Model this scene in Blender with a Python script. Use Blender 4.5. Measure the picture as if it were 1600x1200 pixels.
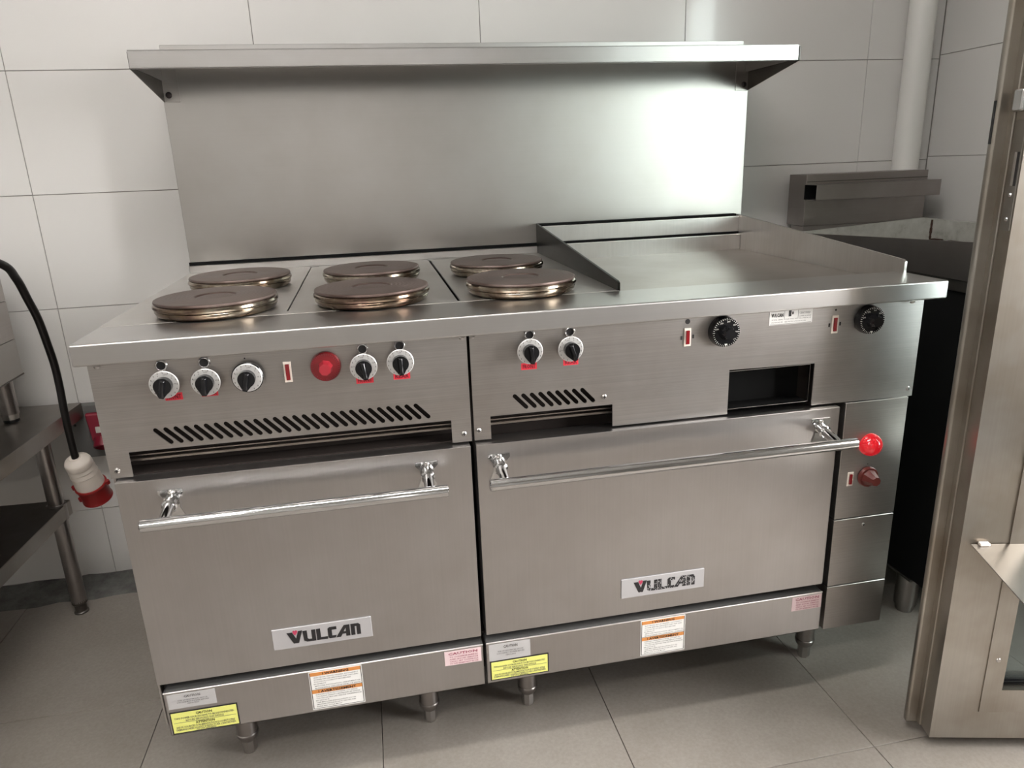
import bpy, bmesh, math, random
from mathutils import Vector, Matrix, geometry
random.seed(7)
SC = bpy.context.scene
COL = SC.collection
for o in list(bpy.data.objects):
    bpy.data.objects.remove(o)

# ---------------------------------------------------------------- camera
def make_camera():
    cx, cy, cz, yaw, pitch, roll, f = 0.4624, -1.1705, 1.161, -0.1842, -0.2944, -0.0378, 1127.59
    fw = Vector((-math.sin(yaw)*math.cos(pitch), math.cos(yaw)*math.cos(pitch), math.sin(pitch)))
    rt = Vector((math.cos(yaw), math.sin(yaw), 0)); up = rt.cross(fw)
    R = rt*math.cos(roll)+up*math.sin(roll); U = -rt*math.sin(roll)+up*math.cos(roll)
    cam = bpy.data.cameras.new('camera'); co = bpy.data.objects.new('camera', cam); COL.objects.link(co)
    cam.sensor_width = 36; cam.sensor_fit = 'HORIZONTAL'; cam.lens = f/1600*36
    cam.clip_start = .01
    m = Matrix((R, U, -fw)).transposed().to_4x4(); m.translation = (cx, cy, cz)
    co.matrix_world = m
    SC.camera = co
make_camera()

# ---------------------------------------------------------------- light and exposure
SKY_COLOR, SKY_STRENGTH = (1.0, 0.985, 0.97), 15.0
LAMP_COLOR, LAMP_STRENGTH = (1.0, 0.968, 0.94), 22.0
w = bpy.data.worlds.new('world'); SC.world = w; w.use_nodes = True
bgn = w.node_tree.nodes['Background']
bgn.inputs[0].default_value = (*SKY_COLOR, 1); bgn.inputs[1].default_value = SKY_STRENGTH
SC.view_settings.view_transform = 'Standard'; SC.view_settings.look = 'None'
SC.view_settings.gamma = 1; SC.view_settings.use_curve_mapping = False
SC.view_settings.exposure = 1.14
# portal over the window so the daylight through it is sampled well
pl = bpy.data.lights.new('window_portal', 'AREA'); pl.shape = 'RECTANGLE'; pl.size = .79; pl.size_y = 1.47
pl.cycles.is_portal = True
po = bpy.data.objects.new('window_portal', pl); COL.objects.link(po)
po.location = (2.27, -.76, 1.26); po.rotation_euler = (math.radians(90), 0, math.radians(90))

# ---------------------------------------------------------------- materials
def nmat(name):
    m = bpy.data.materials.new(name); m.use_nodes = True
    nt = m.node_tree
    return m, nt, nt.nodes['Principled BSDF']
def plain(name, col, rough=.5, metal=0., spec=.5, coat=0., emit=None, es=0.):
    m, nt, b = nmat(name)
    b.inputs['Base Color'].default_value = (*col, 1); b.inputs['Roughness'].default_value = rough
    b.inputs['Metallic'].default_value = metal; b.inputs['Specular IOR Level'].default_value = spec
    b.inputs['Coat Weight'].default_value = coat
    if emit: b.inputs['Emission Color'].default_value = (*emit, 1); b.inputs['Emission Strength'].default_value = es
    return m
def ramp(nt, fac, stops):
    r = nt.nodes.new('ShaderNodeValToRGB'); e = r.color_ramp.elements
    e[0].position, e[0].color = stops[0][0], (*stops[0][1], 1)
    e[1].position, e[1].color = stops[1][0], (*stops[1][1], 1)
    for p, c in stops[2:]:
        n = e.new(p); n.color = (*c, 1)
    nt.links.new(fac, r.inputs[0]); return r.outputs[0]
def noise(nt, scale3, scale=1., detail=4., rough=.55, coord='Object'):
    tc = nt.nodes.new('ShaderNodeTexCoord'); mp = nt.nodes.new('ShaderNodeMapping')
    mp.inputs['Scale'].default_value = scale3
    nt.links.new(tc.outputs[coord], mp.inputs['Vector'])
    n = nt.nodes.new('ShaderNodeTexNoise'); n.inputs['Scale'].default_value = scale
    n.inputs['Detail'].default_value = detail; n.inputs['Roughness'].default_value = rough
    nt.links.new(mp.outputs[0], n.inputs['Vector'])
    return n.outputs['Fac']
def maprange(nt, v, a, b, c, d):
    n = nt.nodes.new('ShaderNodeMapRange')
    for i, x in enumerate((a, b, c, d)): n.inputs[i+1].default_value = x
    nt.links.new(v, n.inputs[0]); return n.outputs[0]
def brushed(name, col, rough=.33, aniso=.6, var=.10, rvar=.03, grain=(3, 3, 260), smudge=.06, axis=(.05, .1, 1), bump=.02, tint=None):
    var *= .35; grain = tuple(q*(2.2 if q > 50 else 1) for q in grain)
    m, nt, b = nmat(name)
    b.inputs['Metallic'].default_value = 1.0
    g = noise(nt, grain, 1., 3., .6)
    s = noise(nt, (3, 3, 3), 1.3, 4., .6)
    lo = tuple(c*(1-var) for c in col); hi = tuple(min(1, c*(1+var)) for c in col)
    c1 = ramp(nt, g, [(.35, lo), (.65, hi)])
    mx = nt.nodes.new('ShaderNodeMix'); mx.data_type = 'RGBA'; mx.blend_type = 'MULTIPLY'
    mx.inputs[0].default_value = 1
    t = tint or (1-smudge*2.2, 1-smudge*2.6, 1-smudge*3.)
    c2 = ramp(nt, s, [(.38, t), (.62, (1, 1, 1))])
    nt.links.new(c1, mx.inputs[6]); nt.links.new(c2, mx.inputs[7]); nt.links.new(mx.outputs[2], b.inputs['Base Color'])
    ad = nt.nodes.new('ShaderNodeMath'); ad.operation = 'ADD'
    nt.links.new(maprange(nt, g, .3, .7, rough-rvar*.4, rough+rvar*.4), ad.inputs[0])
    nt.links.new(maprange(nt, s, .3, .7, rvar*.6, -rvar*.6), ad.inputs[1])
    nt.links.new(ad.outputs[0], b.inputs['Roughness'])
    b.inputs['Anisotropic'].default_value = aniso
    geo = nt.nodes.new('ShaderNodeNewGeometry'); cr = nt.nodes.new('ShaderNodeVectorMath'); cr.operation = 'CROSS_PRODUCT'
    nt.links.new(geo.outputs['Normal'], cr.inputs[0]); cr.inputs[1].default_value = axis
    nn = nt.nodes.new('ShaderNodeVectorMath'); nn.operation = 'NORMALIZE'; nt.links.new(cr.outputs[0], nn.inputs[0])
    nt.links.new(nn.outputs[0], b.inputs['Tangent'])
    if bump:
        bp = nt.nodes.new('ShaderNodeBump'); bp.inputs['Strength'].default_value = bump; bp.inputs['Distance'].default_value = .002
        nt.links.new(s, bp.inputs['Height']); nt.links.new(bp.outputs[0], b.inputs['Normal'])
    return m

M = {}
M['steel'] = brushed('brushed_steel', (.50, .475, .46))
M['steel_door'] = brushed('oven_door_steel', (.475, .462, .457), rough=.31, aniso=.45, var=.05, smudge=.04, grain=(120, 120, 4))
M['steel_panel'] = brushed('control_panel_steel', (.475, .458, .445), rough=.36, aniso=.6, var=.18, smudge=.07)
M['steel_splash'] = brushed('splash_steel', (.50, .485, .465), rough=.29, aniso=.75, var=.03, rvar=.008, smudge=.03, bump=0)
M['steel_rail'] = brushed('rail_steel', (.555, .545, .535), rough=.33, aniso=.6, var=.04, rvar=.008, smudge=.03, bump=0)
M['steel_top'] = brushed('hob_steel', (.66, .65, .63), rough=.42, aniso=.3, var=.03, smudge=.04, grain=(3, 200, 3))
M['steel_griddle'] = brushed('griddle_steel', (.42, .385, .355), rough=.30, aniso=.3, var=.08, rvar=.01, smudge=.08, bump=0, grain=(4, 90, 90))
M['steel_worn'] = brushed('worn_splash_steel', (.64, .63, .615), rough=.36, aniso=.3, var=.08, smudge=.045, grain=(70, 70, 6))
M['steel_table'] = brushed('table_steel', (.34, .325, .305), rough=.30, aniso=.3, var=.06, smudge=.08)
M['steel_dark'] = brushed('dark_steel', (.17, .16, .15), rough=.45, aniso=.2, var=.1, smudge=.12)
M['steel_near_black'] = brushed('near_black_steel', (.035, .037, .034), rough=.35, aniso=.2, var=.1, smudge=.12)  # near-black steel, used for the griddle's left side plate
M['steel_flue'] = brushed('flue_steel', (.36, .33, .32), rough=.38, aniso=.4, var=.06, smudge=.06)
M['steel_frame'] = brushed('door_frame_steel', (.43, .41, .375), rough=.34, aniso=.4, var=.07, smudge=.12, grain=(120, 120, 3))

M['leg_steel'] = brushed('leg_steel', (.36, .34, .33), rough=.3, aniso=0, var=.08, smudge=.06, grain=(40, 40, 40))
M['chrome'] = plain('chrome', (.60, .60, .60), .10, 1.)
M['chrome_soft'] = plain('satin_chrome', (.62, .60, .58), .2, 1.)
M['black'] = plain('black_plastic', (.007, .007, .008), .13, spec=.4)
M['black_matte'] = plain('shade_black', (.006, .006, .006), .8, spec=.1)  # flat black painted in for shade in gaps, recesses and the corner unit
M['cavity'] = plain('shaded_cavity', (.020, .015, .013), .75, spec=.2)  # near-black brown stands in for the darkness inside the range
M['bright_edge'] = plain('edge_highlight', (.90, .88, .86), .35, 1.)  # lighter than the sheets, paints a highlight along their folded edges
M['kick_top'] = plain('grey_kick_top', (.10, .098, .095), .55, .2)  # plain dark grey, duller than the steel front
M['screw'] = plain('screw_steel', (.45, .43, .41), .3, 1.)
M['screw_dark'] = plain('dark_screw', (.06, .05, .05), .4, .6)
M['silver'] = plain('silver_dial', (.62, .61, .60), .38, .55)
M['ink'] = plain('black_ink', (.012, .011, .012), .5)
M['ink_soft'] = plain('grey_ink', (.10, .095, .09), .6)
M['white_ink'] = plain('white_ink', (.62, .60, .56), .5)
M['white_frame'] = plain('cream_lamp_frame', (.82, .74, .66), .4)
M['red_lens'] = plain('dark_red_lens', (.20, .006, .010), .15, coat=.5)
M['red_label'] = plain('red_label', (.66, .03, .05), .45)
M['red_label_ink'] = plain('dark_red_ink', (.14, .0, .01), .5)
M['red_dial'] = plain('red_dial', (.17, .008, .012), .25, coat=.3)
M['red_dial_light'] = plain('red_dial_centre', (.30, .020, .03), .22, coat=.3)
M['red_lamp'] = plain('lit_red_lamp', (.62, .010, .018), .12, coat=.6, emit=(1, .015, .03), es=.10)
M['brown_knob'] = plain('brown_red_knob', (.11, .022, .018), .3, coat=.2)
M['label_white'] = plain('white_label', (.80, .79, .77), .45)
M['label_grey'] = plain('silver_label', (.50, .49, .49), .35, .2)
M['label_yellow'] = plain('yellow_label', (.74, .74, .20), .45)
M['label_orange'] = plain('orange_band', (.62, .25, .07), .45)
M['label_pink'] = plain('pink_label', (.70, .54, .55), .5)
M['pink_ink'] = plain('maroon_ink', (.30, .06, .10), .5)
M['badge'] = plain('badge_aluminium', (.47, .46, .47), .35, .35)
M['badge_heart'] = plain('badge_heart_red', (.42, .04, .09), .4)
M['cable'] = plain('black_cable', (.007, .006, .0055), .32, spec=.35)
M['plug_white'] = plain('plug_white', (.62, .56, .50), .45)
M['plug_red'] = plain('plug_red', (.24, .010, .010), .4)
M['socket_red'] = plain('socket_red', (.20, .008, .024), .4)
M['socket_grey'] = plain('socket_grey', (.13, .13, .125), .6)
M['cream'] = plain('painted_pipe', (.70, .69, .66), .3, coat=.2)
M['ceiling'] = plain('ceiling_white', (.78, .77, .75), .8)
M['wall_plain'] = plain('plain_wall', (.44, .43, .41), .6)
M['lamp'] = plain('lamp_diffuser', (.9, .9, .9), .5, emit=LAMP_COLOR, es=LAMP_STRENGTH)
M['frosted'] = plain('frosted_daylight_pane', (.8, .8, .8), .5, emit=SKY_COLOR, es=1.8)
M['housing'] = plain('lamp_housing', (.8, .8, .8), .5)
M['asphalt'] = plain('asphalt', (.15, .15, .152), .9)
M['rust'] = plain('rust', (.06, .03, .02), .9)

def mk_iron():
    m, nt, b = nmat('burnt_iron')
    s = noise(nt, (1, 1, 1), 9, 6, .6)
    tc = nt.nodes.new('ShaderNodeTexCoord')
    wv = nt.nodes.new('ShaderNodeTexWave'); wv.wave_type = 'RINGS'; wv.rings_direction = 'Z'
    wv.inputs['Scale'].default_value = 42; wv.inputs['Distortion'].default_value = .3
    nt.links.new(tc.outputs['Object'], wv.inputs['Vector'])
    c = ramp(nt, s, [(.3, (.066, .040, .033)), (.5, (.115, .080, .069)), (.72, (.19, .15, .135))])
    nt.links.new(c, b.inputs['Base Color']); b.inputs['Metallic'].default_value = .65
    nt.links.new(maprange(nt, s, .3, .7, .34, .5), b.inputs['Roughness'])
    bp = nt.nodes.new('ShaderNodeBump'); bp.inputs['Strength'].default_value = .22; bp.inputs['Distance'].default_value = .0006
    nt.links.new(wv.outputs['Fac'], bp.inputs['Height']); nt.links.new(bp.outputs[0], b.inputs['Normal'])
    return m
M['iron'] = mk_iron()
def mk_bronze():
    m, nt, b = nmat('heat_tinted_rim')
    s = noise(nt, (1, 1, 1), 14, 4, .6)
    c = ramp(nt, s, [(.3, (.10, .06, .048)), (.46, (.19, .14, .10)), (.60, (.36, .32, .26)), (.75, (.14, .09, .08))])
    nt.links.new(c, b.inputs['Base Color']); b.inputs['Metallic'].default_value = 1; b.inputs['Roughness'].default_value = .16
    return m
M['bronze'] = mk_bronze()
def mk_tile(name, c0, c1, rough, coat, sc=1.2):
    m, nt, b = nmat(name)
    s = noise(nt, (1, 1, 1), sc, 3, .5)
    nt.links.new(ramp(nt, s, [(.3, c0), (.7, c1)]), b.inputs['Base Color'])
    b.inputs['Roughness'].default_value = rough; b.inputs['Coat Weight'].default_value = coat; b.inputs['Coat Roughness'].default_value = .06
    bp = nt.nodes.new('ShaderNodeBump'); bp.inputs['Strength'].default_value = .05; bp.inputs['Distance'].default_value = .01
    nt.links.new(s, bp.inputs['Height']); nt.links.new(bp.outputs[0], b.inputs['Normal'])
    return m
M['tile'] = mk_tile('glazed_wall_tile', (.64, .625, .605), (.67, .655, .635), .22, .35)
M['grout'] = plain('grout', (.30, .285, .26), .9)
def mk_floor():
    m, nt, b = nmat('floor_slab')
    s = noise(nt, (1, 1, 1), 130, 3, .7); l = noise(nt, (1, 1, 1), 4, 4, .6)
    c1 = ramp(nt, s, [(.25, (.262, .236, .210)), (.75, (.325, .298, .268))])
    c2 = ramp(nt, l, [(.3, (.86, .84, .82)), (.7, (1.05, 1.05, 1.05))])
    mx = nt.nodes.new('ShaderNodeMix'); mx.data_type = 'RGBA'; mx.blend_type = 'MULTIPLY'; mx.inputs[0].default_value = 1
    nt.links.new(c1, mx.inputs[6]); nt.links.new(c2, mx.inputs[7]); nt.links.new(mx.outputs[2], b.inputs['Base Color'])
    nt.links.new(maprange(nt, l, .3, .7, .36, .52), b.inputs['Roughness'])
    bp = nt.nodes.new('ShaderNodeBump'); bp.inputs['Strength'].default_value = .12; bp.inputs['Distance'].default_value = .0006
    nt.links.new(s, bp.inputs['Height']); nt.links.new(bp.outputs[0], b.inputs['Normal'])
    return m
M['floor'] = mk_floor()
M['floor_joint'] = plain('floor_joint', (.05, .045, .04), .9)
def mk_cement():
    m, nt, b = nmat('cement_fillet')
    s = noise(nt, (1, 1, 1), 22, 6, .7)
    nt.links.new(ramp(nt, s, [(.3, (.075, .073, .068)), (.7, (.19, .19, .18))]), b.inputs['Base Color'])
    b.inputs['Roughness'].default_value = .8
    bp = nt.nodes.new('ShaderNodeBump'); bp.inputs['Strength'].default_value = .6; bp.inputs['Distance'].default_value = .006
    nt.links.new(s, bp.inputs['Height']); nt.links.new(bp.outputs[0], b.inputs['Normal'])
    return m
M['cement'] = mk_cement()
def mk_glass():
    m = bpy.data.materials.new('door_glass'); m.use_nodes = True; nt = m.node_tree
    for n in list(nt.nodes):
        if n.type != 'OUTPUT_MATERIAL': nt.nodes.remove(n)
    out = nt.nodes['Material Output']
    tr = nt.nodes.new('ShaderNodeBsdfTransparent'); tr.inputs[0].default_value = (.80, .86, .85, 1)
    gl = nt.nodes.new('ShaderNodeBsdfGlossy'); gl.inputs['Roughness'].default_value = .03
    lw = nt.nodes.new('ShaderNodeLayerWeight'); lw.inputs[0].default_value = .5
    pw = nt.nodes.new('ShaderNodeMath'); pw.operation = 'POWER'; pw.inputs[1].default_value = 4
    nt.links.new(lw.outputs['Facing'], pw.inputs[0])
    fr = nt.nodes.new('ShaderNodeMath'); fr.operation = 'MULTIPLY_ADD'; fr.inputs[1].default_value = .9; fr.inputs[2].default_value = .04
    nt.links.new(pw.outputs[0], fr.inputs[0])
    mx = nt.nodes.new('ShaderNodeMixShader')
    nt.links.new(fr.outputs[0], mx.inputs[0]); nt.links.new(tr.outputs[0], mx.inputs[1]); nt.links.new(gl.outputs[0], mx.inputs[2])
    df = nt.nodes.new('ShaderNodeBsdfDiffuse'); df.inputs[0].default_value = (.42, .45, .43, 1)  # flat grey-green mixed in as a stand-in for the room's reflection
    m2 = nt.nodes.new('ShaderNodeMixShader'); m2.inputs[0].default_value = .12
    nt.links.new(mx.outputs[0], m2.inputs[1]); nt.links.new(df.outputs[0], m2.inputs[2])
    nt.links.new(m2.outputs[0], out.inputs['Surface'])
    return m
M['glass'] = mk_glass()
def mk_grimy():
    m, nt, b = nmat('grimy_dull_steel')
    s = noise(nt, (1, 1, 1), 18, 6, .7)
    nt.links.new(ramp(nt, s, [(.25, (.30, .29, .25)), (.45, (.50, .50, .46)), (.7, (.60, .60, .56))]), b.inputs['Base Color'])
    b.inputs['Metallic'].default_value = .3; b.inputs['Roughness'].default_value = .55
    return m
M['steel_grimy'] = mk_grimy()

# ---------------------------------------------------------------- geometry helpers
class B:
    """one mesh under construction, in scene coordinates"""
    def __init__(s): s.bm = bmesh.new(); s.mats = []
    def mi(s, mat):
        if mat not in s.mats: s.mats.append(mat)
        return s.mats.index(mat)
    def _merge(s, tmp, mat, mx=None):
        i = s.mi(mat)
        for f in tmp.faces: f.material_index = i
        if mx is not None: bmesh.ops.transform(tmp, matrix=mx, verts=tmp.verts)
        me = bpy.data.meshes.new('tmp'); tmp.to_mesh(me); tmp.free(); s.bm.from_mesh(me); bpy.data.meshes.remove(me)
        return s
    def box(s, x0, x1, y0, y1, z0, z1, mat, bev=0., seg=2, mx=None):
        t = bmesh.new(); bmesh.ops.create_cube(t, size=1)
        bmesh.ops.transform(t, matrix=Matrix.Translation(((x0+x1)/2, (y0+y1)/2, (z0+z1)/2)) @ Matrix.Diagonal((x1-x0, y1-y0, z1-z0, 1)), verts=t.verts)
        if bev: bmesh.ops.bevel(t, geom=list(t.edges), offset=bev, segments=seg, affect='EDGES', profile=.5)
        return s._merge(t, mat, mx)
    def hexa(s, pts, mat, bev=0., seg=1):
        """8 corners: bottom 4 then top 4, both counter-clockwise from above"""
        t = bmesh.new(); v = [t.verts.new(p) for p in pts]
        for q in ((3, 2, 1, 0), (4, 5, 6, 7), (0, 1, 5, 4), (1, 2, 6, 5), (2, 3, 7, 6), (3, 0, 4, 7)): t.faces.new([v[k] for k in q])
        if bev: bmesh.ops.bevel(t, geom=list(t.edges), offset=bev, segments=seg, affect='EDGES', profile=.5)
        return s._merge(t, mat)
    def cyl(s, p0, p1, r0, r1, mat, seg=24, caps=True):
        p0, p1 = Vector(p0), Vector(p1); d = p1-p0
        t = bmesh.new(); bmesh.ops.create_cone(t, cap_ends=caps, segments=seg, radius1=r0, radius2=r1, depth=d.length)
        q = Vector((0, 0, 1)).rotation_difference(d.normalized()).to_matrix().to_4x4()
        return s._merge(t, mat, Matrix.Translation((p0+p1)/2) @ q)
    def lathe(s, prof, centre, axis, mat, seg=40, mats=None):
        """prof: (radius, height) along axis"""
        t = bmesh.new(); rings = []
        for r, h in prof:
            if r < 1e-6: rings.append([t.verts.new((0, 0, h))])
            else: rings.append([t.verts.new((r*math.cos(2*math.pi*k/seg), r*math.sin(2*math.pi*k/seg), h)) for k in range(seg)])
        for a, b_ in zip(rings, rings[1:]):
            for k in range(seg):
                k2 = (k+1) % seg
                if len(a) == 1 and len(b_) == 1: continue
                if len(a) == 1: t.faces.new([a[0], b_[k2], b_[k]][::-1])
                elif len(b_) == 1: t.faces.new([a[k], a[k2], b_[0]])
                else: t.faces.new([a[k], a[k2], b_[k2], b_[k]])
        bmesh.ops.recalc_face_normals(t, faces=t.faces)
        q = Vector((0, 0, 1)).rotation_difference(Vector(axis).normalized()).to_matrix().to_4x4()
        return s._merge(t, mat, Matrix.Translation(centre) @ q)
    def plate(s, outer, holes, to3, t0, t1, mat):
        """flat sheet with real holes. to3(u,v,t)->point; t0 = seen face, t1 = back face"""
        loops = [outer]+holes
        tris = geometry.tessellate_polygon([[Vector((u, v, 0)) for u, v in l] for l in loops])
        flat = [p for l in loops for p in l]
        t = bmesh.new()
        f = [t.verts.new(to3(u, v, t0)) for u, v in flat]; k = [t.verts.new(to3(u, v, t1)) for u, v in flat]
        for a, b_, c in tris:
            try: t.faces.new((f[a], f[b_], f[c])); t.faces.new((k[c], k[b_], k[a]))
            except ValueError: pass
        off = 0
        for l in loops:
            n = len(l)
            for j in range(n):
                a, b_ = off+j, off+(j+1) % n
                t.faces.new((f[a], f[b_], k[b_], k[a]))
            off += n
        bmesh.ops.recalc_face_normals(t, faces=t.faces)
        return s._merge(t, mat)
    def tube(s, pts, r, mat, seg=12):
        t = bmesh.new(); P = [Vector(p) for p in pts]; rings = []
        a = None
        for i, p in enumerate(P):
            d = (P[min(i+1, len(P)-1)]-P[max(i-1, 0)]).normalized()
            if a is None: a = d.cross(Vector((0, 0, 1)))
            a = (a-d*a.dot(d)).normalized(); b_ = d.cross(a)
            rings.append([t.verts.new(p+a*r*math.cos(2*math.pi*k/seg)+b_*r*math.sin(2*math.pi*k/seg)) for k in range(seg)])
        for a, b_ in zip(rings, rings[1:]):
            for k in range(seg): t.faces.new((a[k], a[(k+1) % seg], b_[(k+1) % seg], b_[k]))
        t.faces.new(rings[0]); t.faces.new(rings[-1][::-1])
        bmesh.ops.recalc_face_normals(t, faces=t.faces)
        return s._merge(t, mat)
    def text(s, txt, u, v, h, to3, t, mat, width=None, align='CENTER', font_shear=0., bold=0.):
        cu = bpy.data.curves.new('t', 'FONT'); cu.body = txt; cu.size = 1; cu.align_x = align; cu.resolution_u = 1
        cu.shear = font_shear; cu.offset = bold
        ob = bpy.data.objects.new('t', cu); COL.objects.link(ob)
        dg = bpy.context.evaluated_depsgraph_get(); me = bpy.data.meshes.new_from_object(ob.evaluated_get(dg))
        bpy.data.objects.remove(ob)
        xs = [q.co.x for q in me.vertices] or [0, 1]
        sc = h/.7; wd = (max(xs)-min(xs)) or 1
        sx = sc if width is None else width/wd
        tmp = bmesh.new(); tmp.from_mesh(me); bpy.data.meshes.remove(me)
        for q in tmp.verts: q.co = to3(u+q.co.x*sx, v+q.co.y*sc, t)
        return s._merge(tmp, mat)

ORG = {}
def finish(bd, name, parent=None, origin=None, smooth=True, angle=32):
    bm = bd.bm
    vs = [v.co for v in bm.verts]
    if origin is None:
        lo = [min(v[i] for v in vs) for i in range(3)]; hi = [max(v[i] for v in vs) for i in range(3)]
        origin = Vector([(a+b_)/2 for a, b_ in zip(lo, hi)])
    origin = Vector(origin)
    bmesh.ops.translate(bm, verts=bm.verts, vec=-origin)
    me = bpy.data.meshes.new(name); bm.to_mesh(me); bm.free()
    for k in bd.mats: me.materials.append(M[k])
    if smooth:
        me.polygons.foreach_set('use_smooth', [True]*len(me.polygons))
        me.set_sharp_from_angle(angle=math.radians(angle))
    o = bpy.data.objects.new(name, me); COL.objects.link(o)
    if smooth:
        wn = o.modifiers.new('normals', 'WEIGHTED_NORMAL'); wn.keep_sharp = True; wn.weight = 100
    ORG[o.name] = origin
    if parent is not None:
        o.parent = parent; o.location = origin-ORG[parent.name]
    else: o.location = origin
    return o
def copy_to(src, parent, origin, rot=None):
    """a copy of one part (and of its own parts) that shares mesh data"""
    o = src.copy(); COL.objects.link(o); ORG[o.name] = Vector(origin); o.parent = parent
    o.location = Vector(origin)-(ORG[parent.name] if parent else Vector())
    if rot is not None: o.rotation_euler = rot
    for ch in list(src.children):
        c = ch.copy(); COL.objects.link(c); c.parent = o; ORG[c.name] = ORG[ch.name]-ORG[src.name]+ORG[o.name]
    return o
def empty(name, loc, rz=0., local=False):
    o = bpy.data.objects.new(name, None); COL.objects.link(o); o.location = loc; o.rotation_euler = (0, 0, rz)
    o.empty_display_size = .1
    ORG[o.name] = Vector() if local else Vector(loc)
    return o
def tag(o, label=None, cat=None, group=None, kind=None):
    if label: o['label'] = label
    if cat: o['category'] = cat
    if group: o['group'] = group
    if kind: o['kind'] = kind
    return o
XZ = lambda u, v, t: Vector((u, t, v))      # sheets that face the room (-Y)
XY = lambda u, v, t: Vector((u, v, t))      # sheets that face up

# ---------------------------------------------------------------- the room
WY, WX = .979, 2.262            # faces of the back and right walls
X0, Y0, ZC = -2.2, -3.2, 2.75   # left wall, front wall, ceiling
def struct(o): return tag(o, kind='structure')
# floor slabs
floor = struct(finish(B().box(X0, WX, Y0, WY, -.06, -.012, 'floor_joint'), 'floor'))
xs = [X0]+[1.378+.4925*k for k in range(-7, 2) if X0+.02 < 1.378+.4925*k < WX]+[WX]
ys_ = [Y0]+[.8715+.503*k for k in range(-8, 1) if Y0+.02 < .8715+.503*k]+[WY]
full = {}
for i in range(len(xs)-1):
    for j in range(len(ys_)-1):
        a, b_, c, d = xs[i]+.0008, xs[i+1]-.0008, ys_[j]+.0008, ys_[j+1]-.0008
        key = (round(b_-a, 3), round(d-c, 3))
        ctr = ((a+b_)/2, (c+d)/2, -.006)
        if key in full: copy_to(full[key], floor, ctr)
        else: full[key] = finish(B().box(a, b_, c, d, -.012, 0, 'floor', .0006, 1), 'floor_slab', floor)
# back wall with its tiles
wb = struct(finish(B().box(X0-.1, WX+.1, WY+.004, WY+.12, -.05, ZC, 'grout'), 'wall_back'))
tx = [X0]+[-.389+.6*k for k in range(-3, 5) if -.389+.6*k > X0+.02]+[2.142, WX]
tz = [.016]+[.2304+.3*k for k in range(0, 9)]+[ZC]
full = {}
for i in range(len(tx)-1):
    for j in range(len(tz)-1):
        g = .0009
        a, b_, c, d = tx[i]+g, tx[i+1]-g, tz[j]+g, tz[j+1]-g
        key = (round(b_-a, 3), round(d-c, 3)); dy = random.uniform(-.0003, .0003)
        if key in full: copy_to(full[key], wb, ((a+b_)/2, WY+.002+dy, (c+d)/2))
        else: full[key] = finish(B().box(a, b_, WY, WY+.005, c, d, 'tile', .0006, 1), 'wall_tile', wb, origin=((a+b_)/2, WY+.002, (c+d)/2))
# right wall: tiled up to the window, window, plain beyond
DY0, DY1, SILL, DZ = -1.16, -.36, .52, 2.0
wr = B()
wr.box(WX+.004, WX+.12, DY1, WY+.12, -.05, ZC, 'grout')
wr.box(WX+.004, WX+.12, DY0, DY1, DZ, ZC, 'wall_plain')
wr.box(WX+.004, WX+.12, DY0, DY1, -.05, SILL, 'wall_plain')
wr.box(WX+.004, WX+.12, Y0, DY0, -.05, ZC, 'wall_plain')
wr = struct(finish(wr, 'wall_right'))
ty = [WY-.002, .385, -.215, DY1]; rz = [.0, .2395+.001, .5395, .8395, 1.139, 1.441, 1.741, 2.041, 2.341, 2.641, ZC]
full = {}
for i in range(3):
    for j in range(len(rz)-1):
        g = .0009
        d_, c_, a, b_ = ty[i]-g, ty[i+1]+g, rz[j]+g, rz[j+1]-g
        finish(B().box(WX, WX+.005, c_, d_, a, b_, 'tile', .0006, 1), 'wall_tile', wr)
wl = struct(finish(B().box(X0-.12, X0, Y0, WY, -.05, ZC, 'wall_plain'), 'wall_left'))
wf = struct(finish(B().box(X0-.12, WX+.12, Y0-.12, Y0, -.05, ZC, 'wall_plain'), 'wall_front'))
ce = struct(finish(B().box(X0-.12, WX+.12, Y0-.12, WY+.12, ZC, ZC+.1, 'ceiling'), 'ceiling'))
# rough cement fillet along the foot of the back wall
t = bmesh.new(); N = 90; rows = []
for k in range(N+1):
    x = X0+(WX-X0)*k/N
    e = .118+random.uniform(-.008, .008); z = .017+random.uniform(-.003, .004)
    rows.append([t.verts.new((x, WY-e, -.004)), t.verts.new((x, WY-e+.004, .001+random.uniform(0, .002))), t.verts.new((x, WY-.06, .006+random.uniform(0, .003))), t.verts.new((x, WY-.001, z)), t.verts.new((x, WY-.001, -.004))])
for a, b_ in zip(rows, rows[1:]):
    for k in range(4): t.faces.new((a[k], b_[k], b_[k+1], a[k+1]))
bmesh.ops.recalc_face_normals(t, faces=t.faces)
bb = B(); bb._merge(t, 'cement'); struct(finish(bb, 'baseboard_back', angle=60))
# window in the right wall, past the open steel door
f = B(); f.box(WX-.012, WX+.13, DY0-.04, DY0, SILL-.04, DZ+.04, 'steel_frame', .003); f.box(WX-.012, WX+.13, DY1, DY1+.04, SILL-.04, DZ+.04, 'steel_frame', .003)
f.box(WX-.012, WX+.13, DY0, DY1, DZ, DZ+.04, 'steel_frame', .003); f.box(WX-.030, WX+.13, DY0, DY1, SILL-.04, SILL, 'steel_frame', .003)
struct(finish(f, 'window_1'))
struct(finish(B().box(WX+.13, 14, -9, 9, -.12, -.04, 'asphalt'), 'ground_outside'))
# narrow frosted window on the front wall, behind the photographer
f = B(); f.box(.43, .59, Y0-.002, Y0+.02, .85, 2.25, 'steel_frame', .003); w2 = struct(finish(f, 'window_2'))
finish(B().box(.46, .56, Y0+.0195, Y0+.024, .88, 2.22, 'frosted'), 'pane', w2)
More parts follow.
